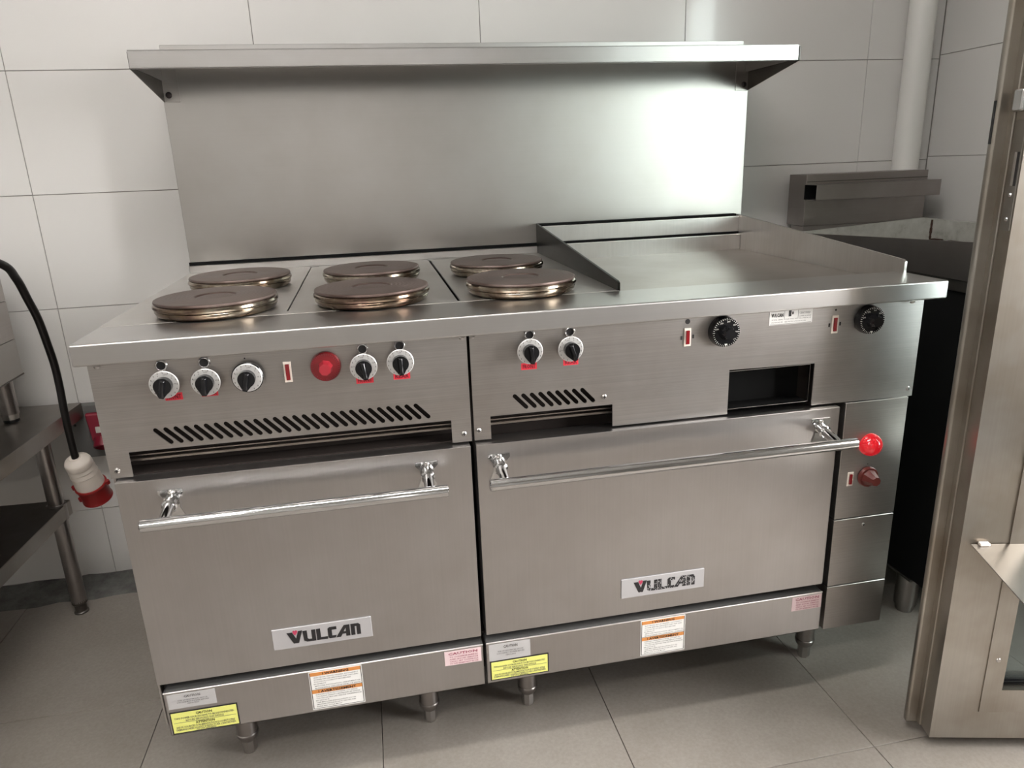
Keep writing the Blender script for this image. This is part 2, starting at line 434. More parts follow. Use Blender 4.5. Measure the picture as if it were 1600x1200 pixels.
# ceiling lights
def ceiling_light(x, y, label, lx=1.25, ly=.16):
    r = tag(empty('ceiling_light', (x, y, ZC)), label, 'lamp', 'ceiling lamps out of view')
    finish(B().box(x-lx/2-.02, x+lx/2+.02, y-ly/2-.02, y+ly/2+.02, ZC-.05, ZC, 'housing', .004), 'housing', r)
    finish(B().box(x-lx/2, x+lx/2, y-ly/2, y+ly/2, ZC-.07, ZC-.048, 'lamp', .004), 'diffuser', r)
ceiling_light(.2, -.75, 'long white ceiling lamp nearest the back wall')
ceiling_light(-1.0, -2.2, 'long white ceiling lamp further into the room')
# pipe in the corner
tag(finish(B().cyl((2.152, .940, 1.1018), (2.152, .940, ZC), .0385, .0385, 'cream', 32), 'corner_pipe'),
    'white painted vertical pipe in the room corner, right of the range', 'pipe')

# ---------------------------------------------------------------- the range
RX1 = 1.524; ZT = .9243
R = tag(empty('electric_range', (.762, .42, 0)), 'wide stainless steel six-plate electric range with griddle, two oven doors and high shelf', 'range')
# carcass, sides
c = B()
c.box(.02, .607, .075, .80, .285, .885, 'cavity'); c.box(.615, 1.478, .075, .80, .285, .885, 'cavity')
c.box(.02, 1.478, .04, .80, .205, .287, 'cavity')
finish(c, 'carcass', R, smooth=False)
for x in (.0135, 1.4765):
    finish(B().box(x, x+.004, .03, .81, .195, .888, 'steel_panel', .0008, 1), 'side_panel', R)
# front rail
r_ = B(); r_.box(0, RX1, 0, .1375, ZT-.0346, ZT, 'steel_rail', .0035, 4)
finish(r_, 'front_rail', R)
for x in (.03, .60, .617, 1.462):
    finish(B().lathe([(0, -.004), (.004, -.003), (.005, 0)], (x, .0145, .8855), (0, 0, 1), 'screw', 12), 'rail_screw', R)
# cooktop sheet with the two real slits and their rear cut-outs
def slit(x, w_, ya, yb, back=0):
    h = w_/2
    p = [(x-h, ya), (x+h, ya), (x+h, yb)]
    if back: p += [(x+h+back, yb), (x+h+back, yb+.013), (x-h-.003, yb+.013), (x-h-.003, yb), (x-h, yb)]
    else: p += [(x-h, yb)]
    return p
ct = B(); ct.plate([(0, .1375), (.9215, .1375), (.9215, .824), (0, .824)],
                   [slit(.306, .003, .168, .79, .018), slit(.6145, .006, .148, .79, .05)], XY, ZT, ZT-.003, 'steel_top')
ct.box(0, .003, .1375, .824, ZT-.034, ZT-.002, 'steel_top')
finish(ct, 'cooktop', R)
# hot plates
def hot_plate(x, y):
    z = ZT
    b_ = B(); b_.lathe([(.0, .0285), (.030, .0280), (.0345, .0268), (.0365, .0290), (.038, .0298), (.1015, .0300), (.1050, .0290), (.1060, .0265), (.1050, .0245), (.0, .0245)], (x, y, z), (0, 0, 1), 'iron', 72)
    o = finish(b_, 'hot_plate', R, origin=(x, y, z))
    r2 = B(); r2.lathe([(.099, .0245), (.1040, .0245), (.1072, .0218), (.1082, .0182), (.1068, .0148), (.1048, .0136), (.1058, .0122), (.1056, .0095), (.1040, .0060), (.1010, .0028), (.0985, .0008), (.0950, .0003)], (x, y, z), (0, 0, 1), 'bronze', 72)
    finish(r2, 'rim', o, origin=(x, y, z))
    return o
hp = hot_plate(.1785, .216)
for x, y in ((.458, .211), (.7442, .208), (.1765, .506), (.461, .489), (.7447, .483)):
    k = copy_to(hp, R, (x, y, ZT), (0, 0, random.uniform(0, 6)))
# griddle: recessed plate, two side splashes, stepped back splash
g = B(); g.box(.9235, 1.5105, .134, .79, .892, .905, 'steel_griddle', .001, 1)
finish(g, 'griddle_plate', R)
finish(B().box(.9215, 1.516, .1355, .1385, .893, .9236, 'steel_griddle'), 'griddle_front_lip', R)
def side_splash(x0, x1, y0, zb, zf, m_):
    b_ = B()
    pts = [(y0, zb), (y0, zf), (y0+.008, zf+.0035), (.822, 1.0035), (.822, zb-.03), (y0+.01, zb-.03)]
    b_.plate(pts, [], lambda u, v, t: Vector((t, u, v)), x0, x1, m_)
    return finish(b_, 'griddle_side_splash', R)
side_splash(.9185, .9235, .1385, .925, .9385, 'steel_near_black')
side_splash(1.5105, 1.516, .106, .9255, .9475, 'steel_worn')
g = B()
g.box(.9235, 1.5105, .776, .790, .897, .9475, 'steel_worn', .002, 2)
g.box(.9235, 1.5105, .790, .808, .9535, .9965, 'steel_worn', .002, 2)
g.box(.9235, 1.5105, .7885, .815, .9465, .9545, 'black_matte')  # black strip paints the shade in the gap above the lower step
g.box(.9235, 1.5105, .8075, .8242, .9955, 1.0030, 'black_matte')  # black strip paints the shade between upper step and splash
finish(g, 'griddle_back_splash', R)
for yy, zz in ((.7765, .9475), (.7905, .9965)):
    finish(B().cyl((.9235, yy, zz), (1.5105, yy, zz), .0014, .0014, 'bright_edge', 12), 'griddle_ledge_edge', R)  # bead added as the bright line on each step
# back splash and its foot strip
s_ = B(); s_.box(.004, 1.535, .8246, .866, .925, 1.44, 'steel_splash', .001, 1)
finish(s_, 'back_splash', R)
s_ = B(); s_.box(.002, .9185, .812, .8242, ZT, .943, 'steel_rail', .001, 1); s_.box(.002, .9185, .8200, .8242, .942, .9510, 'black_matte')  # black upper band paints the shaded gap under the splash
finish(s_, 'splash_foot_strip', R)
# high shelf
h = B()
h.box(.0075, 1.5263, .569, .5715, 1.3806, 1.4158, 'steel_rail', .0008, 1)
h.box(.0075, 1.5263, .569, .866, 1.4128, 1.4158, 'steel_rail', .0008, 1)
h.box(.0075, 1.5263, .569, .584, 1.3806, 1.3826, 'steel_rail', .0004, 1)
h.box(.0085, .0105, .5715, .824, 1.3840, 1.4128, 'steel_rail'); h.box(1.5235, 1.5255, .5715, .824, 1.3840, 1.4128, 'steel_rail')
h.box(.006, 1.535, .862, .8655, 1.4158, 1.4690, 'steel_rail', .0008, 1)
sh = finish(h, 'high_shelf', R)
for sx, xx in ((1, .0055), (-1, 1.5335)):
    b_ = B()
    b_.plate([(.574, 1.3806), (.824, 1.3362), (.824, 1.4128), (.574, 1.4128)], [], lambda u, v, t: Vector((t, u, v)), xx, xx+sx*.002, 'steel_dark')
    xa, xb = sorted((xx, xx+sx*.038))
    b_.box(xa, xb, .8222, .8244, 1.3362, 1.4120, 'steel_splash', .0006, 1)
    br = finish(b_, 'shelf_bracket', R)
    finish(B().lathe([(0, .006), (.004, .0055), (.0065, .003), (.0075, 0)], (xx+sx*.013, .8222, 1.352), (0, -1, 0), 'screw_dark', 16), 'screw', br)

# ---- control panels (real slots, real cut-outs)
YP = .0220
def slot(x, ztop=.7703, dx=.0206, dz=.0224, r=.0038):
    a = Vector((x, ztop)); b_ = Vector((x+dx, ztop-dz)); d = (b_-a).normalized(); n = Vector((-d.y, d.x)); out = []
    for k in range(5):
        an = math.pi*(k/4)-math.pi/2
        out.append(b_+d*r*math.cos(an)+n*r*math.sin(an))
    for k in range(5):
        an = math.pi*(k/4)-math.pi/2
        out.append(a-d*r*math.cos(an)-n*r*math.sin(an))
    return [(p.x, p.y) for p in out]
def circ(x, z, r, n=16): return [(x+r*math.cos(2*math.pi*k/n), z+r*math.sin(2*math.pi*k/n)) for k in range(n)]
LH = [slot(.0935+.01558*k) for k in range(28)]
p = B(); p.plate([(.0130, .6945), (.0470, .6945), (.0470, .7370), (.5738, .7370), (.5738, .6945), (.6085, .6945), (.6085, .8895), (.0130, .8895)], LH, XZ, YP, YP+.0022, 'steel_panel')
finish(p, 'control_panel', R)
RH = [slot(.6885+.01548*k) for k in range(9)]
p = B(); p.plate([(.6135, .6945), (.6435, .6945), (.6435, .7370), (.8695, .7370), (.8695, .6945), (1.0970, .6945), (1.0970, .7815), (1.2727, .7790), (1.2727, .6945), (1.4935, .6930), (1.4935, .8895), (.6135, .8895)], RH, XZ, YP, YP+.0022, 'steel_panel')
finish(p, 'control_panel', R)
# what shows through the cut-outs
i_ = B(); i_.box(.03, .60, .052, .060, .709, .7145, 'steel_griddle', .001, 1); i_.box(.03, .60, .050, .058, .7195, .7215, 'steel_griddle'); i_.box(.03, .60, .035, .075, .6915, .694, 'cavity')
finish(i_, 'inner_rail', R)
i_ = B(); i_.box(.63, .93, .052, .060, .709, .7145, 'steel_griddle', .001, 1); i_.box(.63, .93, .050, .058, .7195, .7215, 'steel_griddle')
finish(i_, 'inner_rail', R)
i_ = B()
for a in ((1.0985, 1.2690, .775, .7762), (1.0985, 1.2690, .7005, .7017)): i_.box(a[0], a[1], .030, .034, a[2], a[3], 'chrome_soft')
i_.box(1.2685, 1.2697, .030, .034, .7005, .7762, 'chrome_soft'); i_.box(1.0985, 1.2695, .031, .074, .6995, .7003, 'black_matte'); i_.box(1.0975, 1.2720, .073, .0745, .695, .785, 'black_matte')
finish(i_, 'grease_drawer_frame', R)
def screw(x, z, y, parent=R, m_='screw', r=.0048):
    b_ = B(); b_.lathe([(0, .0026), (r*.6, .0023), (r, .0008), (r*1.05, 0)], (x, y, z), (0, -1, 0), m_, 16)
    b_.box(x-r*.6, x+r*.6, y-.0029, y-.0024, z-.0006, z+.0006, 'ink'); b_.box(x-.0006, x+.0006, y-.0029, y-.0024, z-r*.6, z+r*.6, 'ink')
    return finish(b_, 'screw', parent)
for x, z in ((.0247, .7073), (.5949, .7095), (.6213, .7127), (.8534, .7531), (1.4830, .7087)): screw(x, z, YP)
# pilot rings
def ring(x, z):
    b_ = B(); b_.lathe([(.0095, 0), (.0095, .002), (.0082, .0035), (.0068, .003), (.0065, -.001)], (x, YP, z), (0, -1, 0), 'chrome', 24)
    b_.lathe([(0, .0006), (.0066, .0006)], (x, YP, z), (0, -1, 0), 'ink', 20)
    return finish(b_, 'pilot_ring', R)
for x, z in ((.1206, .8774), (.1849, .8769), (.4339, .8781), (.4951, .8785), (.7181, .8793), (.7903, .8792)): ring(x, z)
for x, z, r in ((.2468, .8779, .0013), (.3716, .8769, .0013), (1.0105, .8800, .0047), (1.3066, .8797, .002), (.9990, .8505, .0), (1.0222, .8517, .0)):
    if r: finish(B().lathe([(0, .0005), (r, .0004), (r, 0)], (x, YP, z), (0, -1, 0), 'ink', 14), 'marker_dot', R)
for x, z in ((.9995, .8505), (1.0220, .8517), (1.2955, .8513), (1.3180, .8525)):
    finish(B().box(x-.0016, x+.0016, YP-.0005, YP, z-.0035, z+.0035, 'ink'), 'marker_notch', R)
# silver dial knobs
def grip(bd, x, y, z, a, mat='black', r=.0135, ln=.0195, h=.019):
    pts = [(r*math.cos(t_), r*math.sin(t_)) for t_ in [math.radians(-50+q*14) for q in range(21)]]
    pts = [(r*math.cos(math.radians(d_)), r*math.sin(math.radians(d_))) for d_ in range(-52, 233, 15)]
    pts += [(-.0032, -ln), (.0032, -ln)]
    ca, sa = math.cos(a), math.sin(a)
    rot = lambda u, v: (u*ca-v*sa, u*sa+v*ca)
    P = [rot(u, v) for u, v in pts]
    bd.plate([(x+u, z+v) for u, v in P], [], XZ, y-h*.62, y, mat)
    # raised finger ridge
    t_ = [(-.0045, -ln*.93), (.0045, -ln*.93), (.0052, r*.9), (-.0052, r*.9)]
    lo = [rot(*q) for q in t_]; hi = [rot(q[0]*.55, q[1]*.86) for q in t_]
    bd.hexa([(x+lo[0][0], y-h*.6, z+lo[0][1]), (x+lo[3][0], y-h*.6, z+lo[3][1]), (x+lo[2][0], y-h*.6, z+lo[2][1]), (x+lo[1][0], y-h*.6, z+lo[1][1]),
             (x+hi[0][0], y-h, z+hi[0][1]), (x+hi[3][0], y-h, z+hi[3][1]), (x+hi[2][0], y-h, z+hi[2][1]), (x+hi[1][0], y-h, z+hi[1][1])][::1], mat, .0008, 1)
def dial(x, z, a, rim=False, R_=.0225):
    y = .0085
    b_ = B()
    b_.lathe([(.010, -.0135), (.012, -.006), (R_-.002, -.001), (R_, 0), (R_, .0012), (R_-.001, .002), (0, .0022)], (x, y, z), (0, -1, 0), 'silver', 48)
    if rim: b_.lathe([(R_-.003, -.007), (R_+.0012, -.0065), (R_+.0016, -.001), (R_, .0004), (R_-.001, .0004)], (x, y, z), (0, -1, 0), 'black', 48)
    for k in range(14):
        an = math.radians(90+a*57.3+(k-6.5)*22)
        for rr, s2 in ((R_*.88, .0009),):
            b_.box(x+rr*math.cos(an)-s2/2, x+rr*math.cos(an)+s2/2, y-.0024, y-.0021, z+rr*math.sin(an)-.0012, z+rr*math.sin(an)+.0012, 'ink_soft')
    for k, tx_ in enumerate(('HI', '2', 'OFF', '6', 'LO')):
        an = math.radians(90+a*57.3+(k-2)*38)
        b_.text(tx_, x+R_*.73*math.cos(an), z+R_*.73*math.sin(an)-.001, .0026, XZ, y-.00235, 'ink_soft')
    o = finish(b_, 'dial_knob', R, origin=(x, y, z))
    b_ = B(); grip(b_, x, y-.002, z, a)
    finish(b_, 'grip', o)
    return o
for x, z, a in ((.1235, .8490, -.22), (.1855, .8475, -.12), (.4335, .8505, .12), (.4940, .8530, .02), (.7158, .8530, .08), (.7880, .8512, .32)):
    dial(x, z, a)
dial(.2492, .8490, -.22, True, .0232)
# red thermostat dial, side-panel knobs, black griddle thermostats
def octo(bd, x, y, z, r0, r1, h, mat, n=8, ph=.2):
    bd.plate([(x+r0*math.cos(ph+2*math.pi*k/n), z+r0*math.sin(ph+2*math.pi*k/n)) for k in range(n)], [], XZ, y-.0005, y, mat)
    t_ = bmesh.new()
    a = [t_.verts.new((x+r0*math.cos(ph+2*math.pi*k/n), y, z+r0*math.sin(ph+2*math.pi*k/n))) for k in range(n)]
    c_ = [t_.verts.new((x+r1*math.cos(ph+2*math.pi*k/n), y-h, z+r1*math.sin(ph+2*math.pi*k/n))) for k in range(n)]
    for k in range(n): t_.faces.new((a[k], a[(k+1) % n], c_[(k+1) % n], c_[k]))
    t_.faces.new(c_); bmesh.ops.recalc_face_normals(t_, faces=t_.faces); bd._merge(t_, mat)
def thermostat(x, z, Rr, disc, cen, ink, label, y=YP, dep=.012, cone=(.0125, .0098, .017), arc=(0, 360)):
    b_ = B()
    b_.lathe([(Rr*.8, 0), (Rr, .0015), (Rr, dep*.55), (Rr*.93, dep), (0, dep*1.03)], (x, y, z), (0, -1, 0), disc, 56)
    n = 40
    for k in range(n):
        an = math.radians(arc[0]+(arc[1]-arc[0])*k/n)
        rr = Rr*.86; u, v = x+rr*math.cos(an), z+rr*math.sin(an)
        l_ = .0022 if k % 5 == 0 else .0013
        du, dv = math.cos(an)*l_, math.sin(an)*l_; nu, nv = -math.sin(an)*.0003, math.cos(an)*.0003
        yy = y-dep*1.02
        b_.hexa([(u-du+nu, yy, v-dv+nv), (u-du-nu, yy, v-dv-nv), (u+du-nu, yy, v+dv-nv), (u+du+nu, yy, v+dv+nv),
                 (u-du+nu, yy-.0004, v-dv+nv), (u-du-nu, yy-.0004, v-dv-nv), (u+du-nu, yy-.0004, v+dv-nv), (u+du+nu, yy-.0004, v+dv+nv)], ink)
    if ink == 'white_ink':
        for k, s2 in enumerate(('200', '250', '300', '350', '400', '450')):
            an = math.radians(160-k*40); b_.text(s2, x+Rr*.70*math.cos(an), z+Rr*.70*math.sin(an)-.0013, .0030, XZ, y-dep*1.05, ink)
        b_.plate([(x-.0028, z-Rr*.74), (x+.0028, z-Rr*.74), (x, z-Rr*.90)], [], XZ, y-dep*1.06, y-dep, ink)
    o = finish(b_, 'thermostat_knob', R, origin=(x, y, z)); o['label'] = label
    b_ = B(); octo(b_, x, y-dep, z, *cone, cen)
    finish(b_, 'grip', o)
    return o
thermostat(.3724, .8545, .0250, 'red_dial', 'red_dial_light', 'red_label_ink', 'dark red thermostat knob')
thermostat(1.0785, .8580, .0285, 'black', 'black', 'white_ink', 'black thermostat knob with white markings', dep=.016, cone=(.0145, .0105, .018))
thermostat(1.3740, .8575, .0275, 'black', 'black', 'white_ink', 'black thermostat knob with white markings', dep=.016, cone=(.0145, .0105, .018))
# rocker pilot lamps
def rocker(x0, x1, z0, z1, y=YP, tilt=0.):
    b_ = B(); b_.box(x0, x1, y-.0018, y, z0, z1, 'white_frame', .0005, 1); w_ = (x1-x0)*.24
    b_.box(x0+w_, x1-w_, y-.0042, y-.0012, z0+w_*1.3, z1-w_*1.3, 'red_lens', .0008, 2)
    return finish(b_, 'pilot_lamp', R)
rocker(.3048, .3172, .8320, .8668); rocker(1.0042, 1.0172, .8345, .8680); rocker(1.2998, 1.3132, .8350, .8695)
# red FRONT / REAR stickers
def sticker(x0, x1, z0, z1, txt):
    b_ = B(); b_.box(x0, x1, YP-.0006, YP, z0, z1, 'red_label')
    b_.text(txt, (x0+x1)/2, z0+(z1-z0)*.18, (z1-z0)*.62, XZ, YP-.0009, 'red_label_ink', width=(x1-x0)*.82, bold=.02)
    finish(b_, 'position_sticker', R)
sticker(.1175, .1440, .8185, .8305, 'FRONT'); sticker(.1730, .1985, .8200, .8310, 'REAR')
sticker(.4190, .4475, .8185, .8300, 'FRONT'); sticker(.4810, .5090, .8200, .8310, 'REAR')
sticker(.7020, .7300, .8170, .8290, 'FRONT'); sticker(.7780, .8055, .8185, .8295, 'REAR')
# ---- generic printed label
def label(name, parent, x0, x1, z0, z1, y, bg, items, lab=None, th=.0006, border=None):
    b_ = B()
    if border: b_.box(x0, x1, y-th, y, z0, z1, border); m_ = .0022; b_.box(x0+m_, x1-m_, y-th-.0003, y-th+.0001, z0+m_, z1-m_, bg); fy = y-th-.0006
    else: b_.box(x0, x1, y-th, y, z0, z1, bg); fy = y-th-.0003
    W_, H_ = x1-x0, z1-z0
    for it in items:
        if it[0] == 'r': b_.box(x0+it[1]*W_, x0+it[2]*W_, fy, y-th+.0001, z0+it[3]*H_, z0+it[4]*H_, it[5])
        else:
            _, s2, u, v, hh, ww, mm = it[:7]
            b_.text(s2, x0+u*W_, z0+v*H_, hh*H_, XZ, fy-.0002, mm, width=ww*W_ if ww else None, bold=it[7] if len(it) > 7 else 0)
    o = finish(b_, name, parent, smooth=False)
    if lab: o['label'] = lab
    return o
label('rating_plate', R, 1.1712, 1.2583, .8600, .8890, YP, 'label_white', [
    ('r', .02, .98, .03, .05, 'ink_soft'), ('r', .34, .345, .30, .95, 'ink_soft'), ('r', .66, .665, .30, .95, 'ink_soft'),
    ('t', 'VULCAN', .18, .52, .22, .28, 'ink', .03), ('r', .44, .50, .5, .9, 'ink'), ('r', .52, .55, .62, .8, 'ink'),
    ('t', 'CERTIFIED', .82, .62, .13, .26, 'ink_soft'), ('t', 'MODEL  SERIAL', .18, .30, .08, .26, 'ink_soft'), ('t', 'VOLTS  PHASE  KW', .5, .30, .08, .28, 'ink_soft'),
    ('t', 'COMMERCIAL RANGE', .82, .44, .08, .28, 'ink_soft'), ('t', 'FOR COMMERCIAL USE', .82, .30, .08, .28, 'ink_soft'), ('t', 'BALTIMORE, MD', .18, .13, .08, .26, 'ink_soft'), ('t', 'SEE INSTRUCTION BOOK', .60, .13, .08, .50, 'ink_soft')],
    'white rating plate under the rail')
# ---- oven doors
YD = .006
LOGO = {
 'V': ([(0, 1), (.072, 1), (.118, .42), (.155, 1.06), (.212, 1.06), (.150, 0), (.080, 0)], []),
 'U': ([(.212, 1), (.272, 1), (.272, .30), (.292, .22), (.330, .22), (.330, 1), (.385, 1), (.385, 0), (.262, 0), (.222, .14)], []),
 'L': ([(.395, 1), (.452, 1), (.452, .22), (.545, .22), (.545, 0), (.395, 0)], []),
 'C': ([(.550, .10), (.570, 0), (.648, 0), (.668, .22), (.606, .22), (.606, .74), (.672, .74), (.672, 1), (.575, 1), (.550, .88)], []),
 'A': ([(.655, 0), (.722, 0), (.748, .24), (.795, .24), (.795, 0), (.852, 0), (.852, 1), (.775, 1)], [[(.765, .44), (.795, .44), (.795, .74)]]),
 'N': ([(.866, 0), (.922, 0), (.922, .76), (.945, .76), (.945, 0), (1, 0), (1, .86), (.972, 1), (.866, 1)], []),
}
def oven_door(x0, x1, hx0, hx1, mx, bx0, bx1, worn, lab):
    b_ = B(); b_.box(x0, x1, YD, YD+.045, .3005, .6915, 'steel_door', .0018, 2)
    d = finish(b_, 'oven_door', R); d['label'] = lab
    # handle with its two posts: one sub-part bar, two sub-part brackets
    hy, hz = -.058, .6415
    b_ = B(); b_.lathe([(0, 0), (.0085, 0), (.0103, .0015), (.0103, hx1-hx0-.0015), (.0085, hx1-hx0), (0, hx1-hx0)], (hx0, hy, hz), (1, 0, 0), 'chrome', 36)
    finish(b_, 'handle_bar', d)
    for m_ in mx:
        b_ = B()
        b_.plate([(m_-.019, .6720), (m_+.019, .6720), (m_+.0195, .6650), (m_+.012, .6560), (m_+.011, .6400), (m_+.017, .6250), (m_-.017, .6250), (m_-.011, .6400), (m_-.012, .6560), (m_-.0195, .6650)], [], XZ, YD-.0022, YD, 'chrome')
        b_.cyl((m_, YD-.001, .6530), (m_, hy+.004, hz+.002), .0098, .0082, 'chrome', 24)
        b_.lathe([(.0098, -.002), (.0125, 0), (.0125, .003), (.0098, .005)], (m_, YD-.016, .6500), (0, -1, -.16), 'chrome', 24)
        b_.lathe([(0, .004), (.003, .0035), (.0045, .0015), (.005, 0)], (m_, YD-.002, .6665), (0, -1, 0), 'chrome_soft', 14)
        finish(b_, 'handle_bracket', d)
    b_ = B(); z0, z1 = .3385, .3803; yb = YD-.0028
    b_.box(bx0, bx1, yb, YD, z0, z1, 'badge', .0006, 1)
    W_, H_ = bx1-bx0, z1-z0; lx, lw, lz, lh = bx0+W_*.145, W_*.74, z0+H_*.22, H_*.56
    for k, (po_, ho) in LOGO.items():
        f_ = lambda q: (lx+q[0]*lw, lz+q[1]*lh)
        b_.plate([f_(q) for q in po_], [[f_(q) for q in h_] for h_ in ho], XZ, yb-.0004, yb+.0001, 'ink')
    hc = (lx+.112*lw, lz+.96*lh); s2 = lh*.17
    hp_ = [(hc[0]+s2*u, hc[1]+s2*v) for u, v in ((0, -1.5), (.9, -.2), (1.1, .5), (.75, 1.05), (.3, 1.05), (0, .65), (-.3, 1.05), (-.75, 1.05), (-1.1, .5), (-.9, -.2))]
    b_.plate(hp_, [], XZ, yb-.0006, yb+.0001, 'badge_heart')
    if worn:
        rg = random.Random(3)
        for k in range(150):
            u = rg.random()**.6; v = rg.random()**(1.3 if u < .7 else .8)
            if u < .1 and v > .4: continue
            cx_, cz_ = lx+u*lw, lz+v*lh; q = rg.uniform(.0004, .0014)
            n = rg.randint(4, 6); ph = rg.random()*6
            b_.plate([(cx_+q*rg.uniform(.6, 1.3)*math.cos(ph+6.283*j/n), cz_+q*rg.uniform(.6, 1.2)*math.sin(ph+6.283*j/n)) for j in range(n)], [], XZ, yb-.0007, yb-.0002, 'badge')
    o = finish(b_, 'name_badge', d, smooth=False)
    if worn: o['label'] = 'silver badge with the lettering partly rubbed off'
    return d
oven_door(.0215, .6035, .0700, .5545, (.1035, .5240), .2265, .4020, False, 'left oven door')
oven_door(.6130, 1.3250, .6245, 1.3195, (.6530, 1.2850), .8830, 1.0560, True, 'right, wider oven door')
# ---- kick plates with stickers
YK = .0035
def kick(x0, x1):
    b_ = B()
    b_.box(x0, x1, YK, YK+.002, .1926, .2834, 'steel_door', .0006, 1)
    b_.box(x0, x1, YK+.0005, .060, .2814, .2834, 'kick_top')
    b_.box(x0, x0+.002, YK, .06, .1926, .2834, 'steel_door', .0005, 1); b_.box(x1-.002, x1, YK, .06, .1926, .2834, 'steel_door', .0005, 1)
    b_.box(x0, x1, YK, .03, .1926, .1946, 'steel_door', .0006, 1)
    k = finish(b_, 'kick_plate', R)
    finish(B().cyl((x0, YK+.0008, .2830), (x1, YK+.0008, .2830), .0015, .0015, 'bright_edge', 12), 'kick_plate_edge', k)  # bead added as the bright glint along the kick plate
    return k
K1, K2 = kick(.0285, .6050), kick(.6110, 1.3250)
YL = YK-.0002
def small_white(k, x0, x1, z0, z1):
    label('caution_label', k, x0, x1, z0, z1, YL, 'label_grey', [('t', 'CAUTION', .52, .72, .16, .34, 'ink_soft', .02), ('t', 'RISK OF ELECTRICAL SHOCK', .52, .50, .085, .62, 'ink_soft'), ('t', 'DISCONNECT POWER BEFORE', .52, .37, .085, .66, 'ink_soft'), ('t', 'SERVICING', .52, .24, .085, .24, 'ink_soft')], 'silver caution label')
def yellow(k, x0, x1, z0, z1):
    label('caution_label', k, x0, x1, z0, z1, YL, 'label_yellow', [('t', 'CAUTION', .5, .79, .11, .24, 'ink', .02), ('t', 'TWO POWER SOURCES HAVE TO BE DISCONNECTED', .5, .66, .085, .88, 'ink_soft', .01), ('t', 'BEFORE SERVICING THIS DEVICE', .5, .54, .085, .56, 'ink_soft', .01), ('r', .04, .96, .495, .505, 'ink_soft'), ('t', 'ATTENTION', .5, .37, .11, .28, 'ink', .02), ('t', "DEUX SOURCES D'ALIMENTATION DOIVENT ETRE", .5, .25, .085, .86, 'ink_soft', .01), ('t', "DEBRANCHEES AVANT D'EFFECTUER L'ENTRETIEN", .5, .14, .085, .88, 'ink_soft', .01), ('t', 'DE CET APPAREIL', .5, .045, .085, .30, 'ink_soft', .01)], 'yellow caution label with black border', border='ink')
def orange(k, x0, x1, z0, z1):
    L1 = ['ELECTRICAL SHOCK HAZARD. DISCONNECT', 'POWER BEFORE SERVICING THE UNIT AND', 'FOLLOW ALL LOCKOUT PROCEDURES', 'IN EFFECT.', 'IMPROPER INSTALLATION, ADJUSTMENT OR', 'MAINTENANCE CAN CAUSE INJURY OR DEATH']
    L2 = ["DANGER D'ELECTROCUTION. COUPEZ LE", "COURANT AVANT L'ENTRETIEN ET SUIVEZ", 'TOUTES LES PROCEDURES DE CADENASSAGE', 'EN VIGUEUR.', 'UNE MAUVAISE INSTALLATION OU UN', 'MAUVAIS REGLAGE PEUT CAUSER DES', 'BLESSURES OU LA MORT']
    it = [('r', .02, .98, .89, .98, 'label_orange'), ('t', '! WARNING', .5, .905, .06, .5, 'ink', .03), ('r', .02, .98, .43, .52, 'label_orange'), ('t', '! AVERTISSEMENT', .5, .445, .06, .72, 'ink', .03), ('r', .02, .98, .525, .532, 'ink'), ('r', .015, .027, .03, .98, 'ink'), ('r', .973, .985, .03, .98, 'ink'), ('r', .02, .98, .025, .033, 'ink')]
    for q, s2 in enumerate(L1): it.append(('t', s2, .07+.45*min(1, len(s2)/36), .835-.056*q, .026, .86*min(1, len(s2)/36), 'ink_soft', .01))
    for q, s2 in enumerate(L2): it.append(('t', s2, .07+.45*min(1, len(s2)/36), .385-.053*q, .026, .86*min(1, len(s2)/36), 'ink_soft', .01))
    label('warning_label', k, x0, x1, z0, z1, YL, 'label_white', it, 'white warning label with two orange bands')
def pink(k, x0, x1, z0, z1, torn=False):
    it = [('t', 'CAUTION', .5, .74, .17, .8, 'pink_ink', .02)]
    for q, s2 in enumerate(('TO CONSERVE ENERGY', 'AND AVOID SERVICE', 'CALLS, SET CONTROLS', 'TO OFF WHEN NOT IN USE')): it.append(('t', s2, .52, .55-.16*q, .09, .78, 'pink_ink', .01))
    label('caution_label', k, x0, x1, z0, z1, YL, 'label_pink', it, 'worn pink caution label')
small_white(K1, .0340, .1155, .2490, .2795); yellow(K1, .0325, .1490, .1950, .2420); orange(K1, .2795, .3755, .1985, .2815); pink(K1, .5305, .6010, .2485, .2795)
small_white(K2, .6160, .6975, .2430, .2800); yellow(K2, .6170, .7335, .1985, .2420); orange(K2, .9245, 1.0190, .1985, .2805); pink(K2, 1.2560, 1.3235, .2475, .2800)
# ---- side service column on the right
YS = .0185
for z0, z1 in ((.4395, .6925), (.2825, .4375), (.1770, .2805)):
    b_ = B(); b_.box(1.3465, 1.4840, YS, YS+.050, z0, z1, 'steel_panel', .0010, 1)
    finish(b_, 'service_panel', R)
screw(1.4145, .4205, YS, R, 'screw', .0036)
b_ = B(); b_.lathe([(.0235, 0), (.0235, .003), (.0225, .008), (.0185, .0155), (.0115, .0205), (0, .0225)], (1.4085, YS, .5995), (0, -1, 0), 'red_lamp', 36)
o = finish(b_, 'indicator_lamp', R); o['label'] = 'bright red domed lamp'
o = thermostat(1.4100, .5300, .0215, 'brown_knob', 'brown_knob', 'brown_knob', 'brown red faceted knob', y=YS, dep=.008, cone=(.0170, .0095, .022))
rocker(1.3655, 1.3785, .5135, .5435, YS)
finish(B().lathe([(0, .0005), (.001, .0004), (.001, 0)], (1.409, YS, .5570), (0, -1, 0), 'ink', 10), 'marker_dot', R)
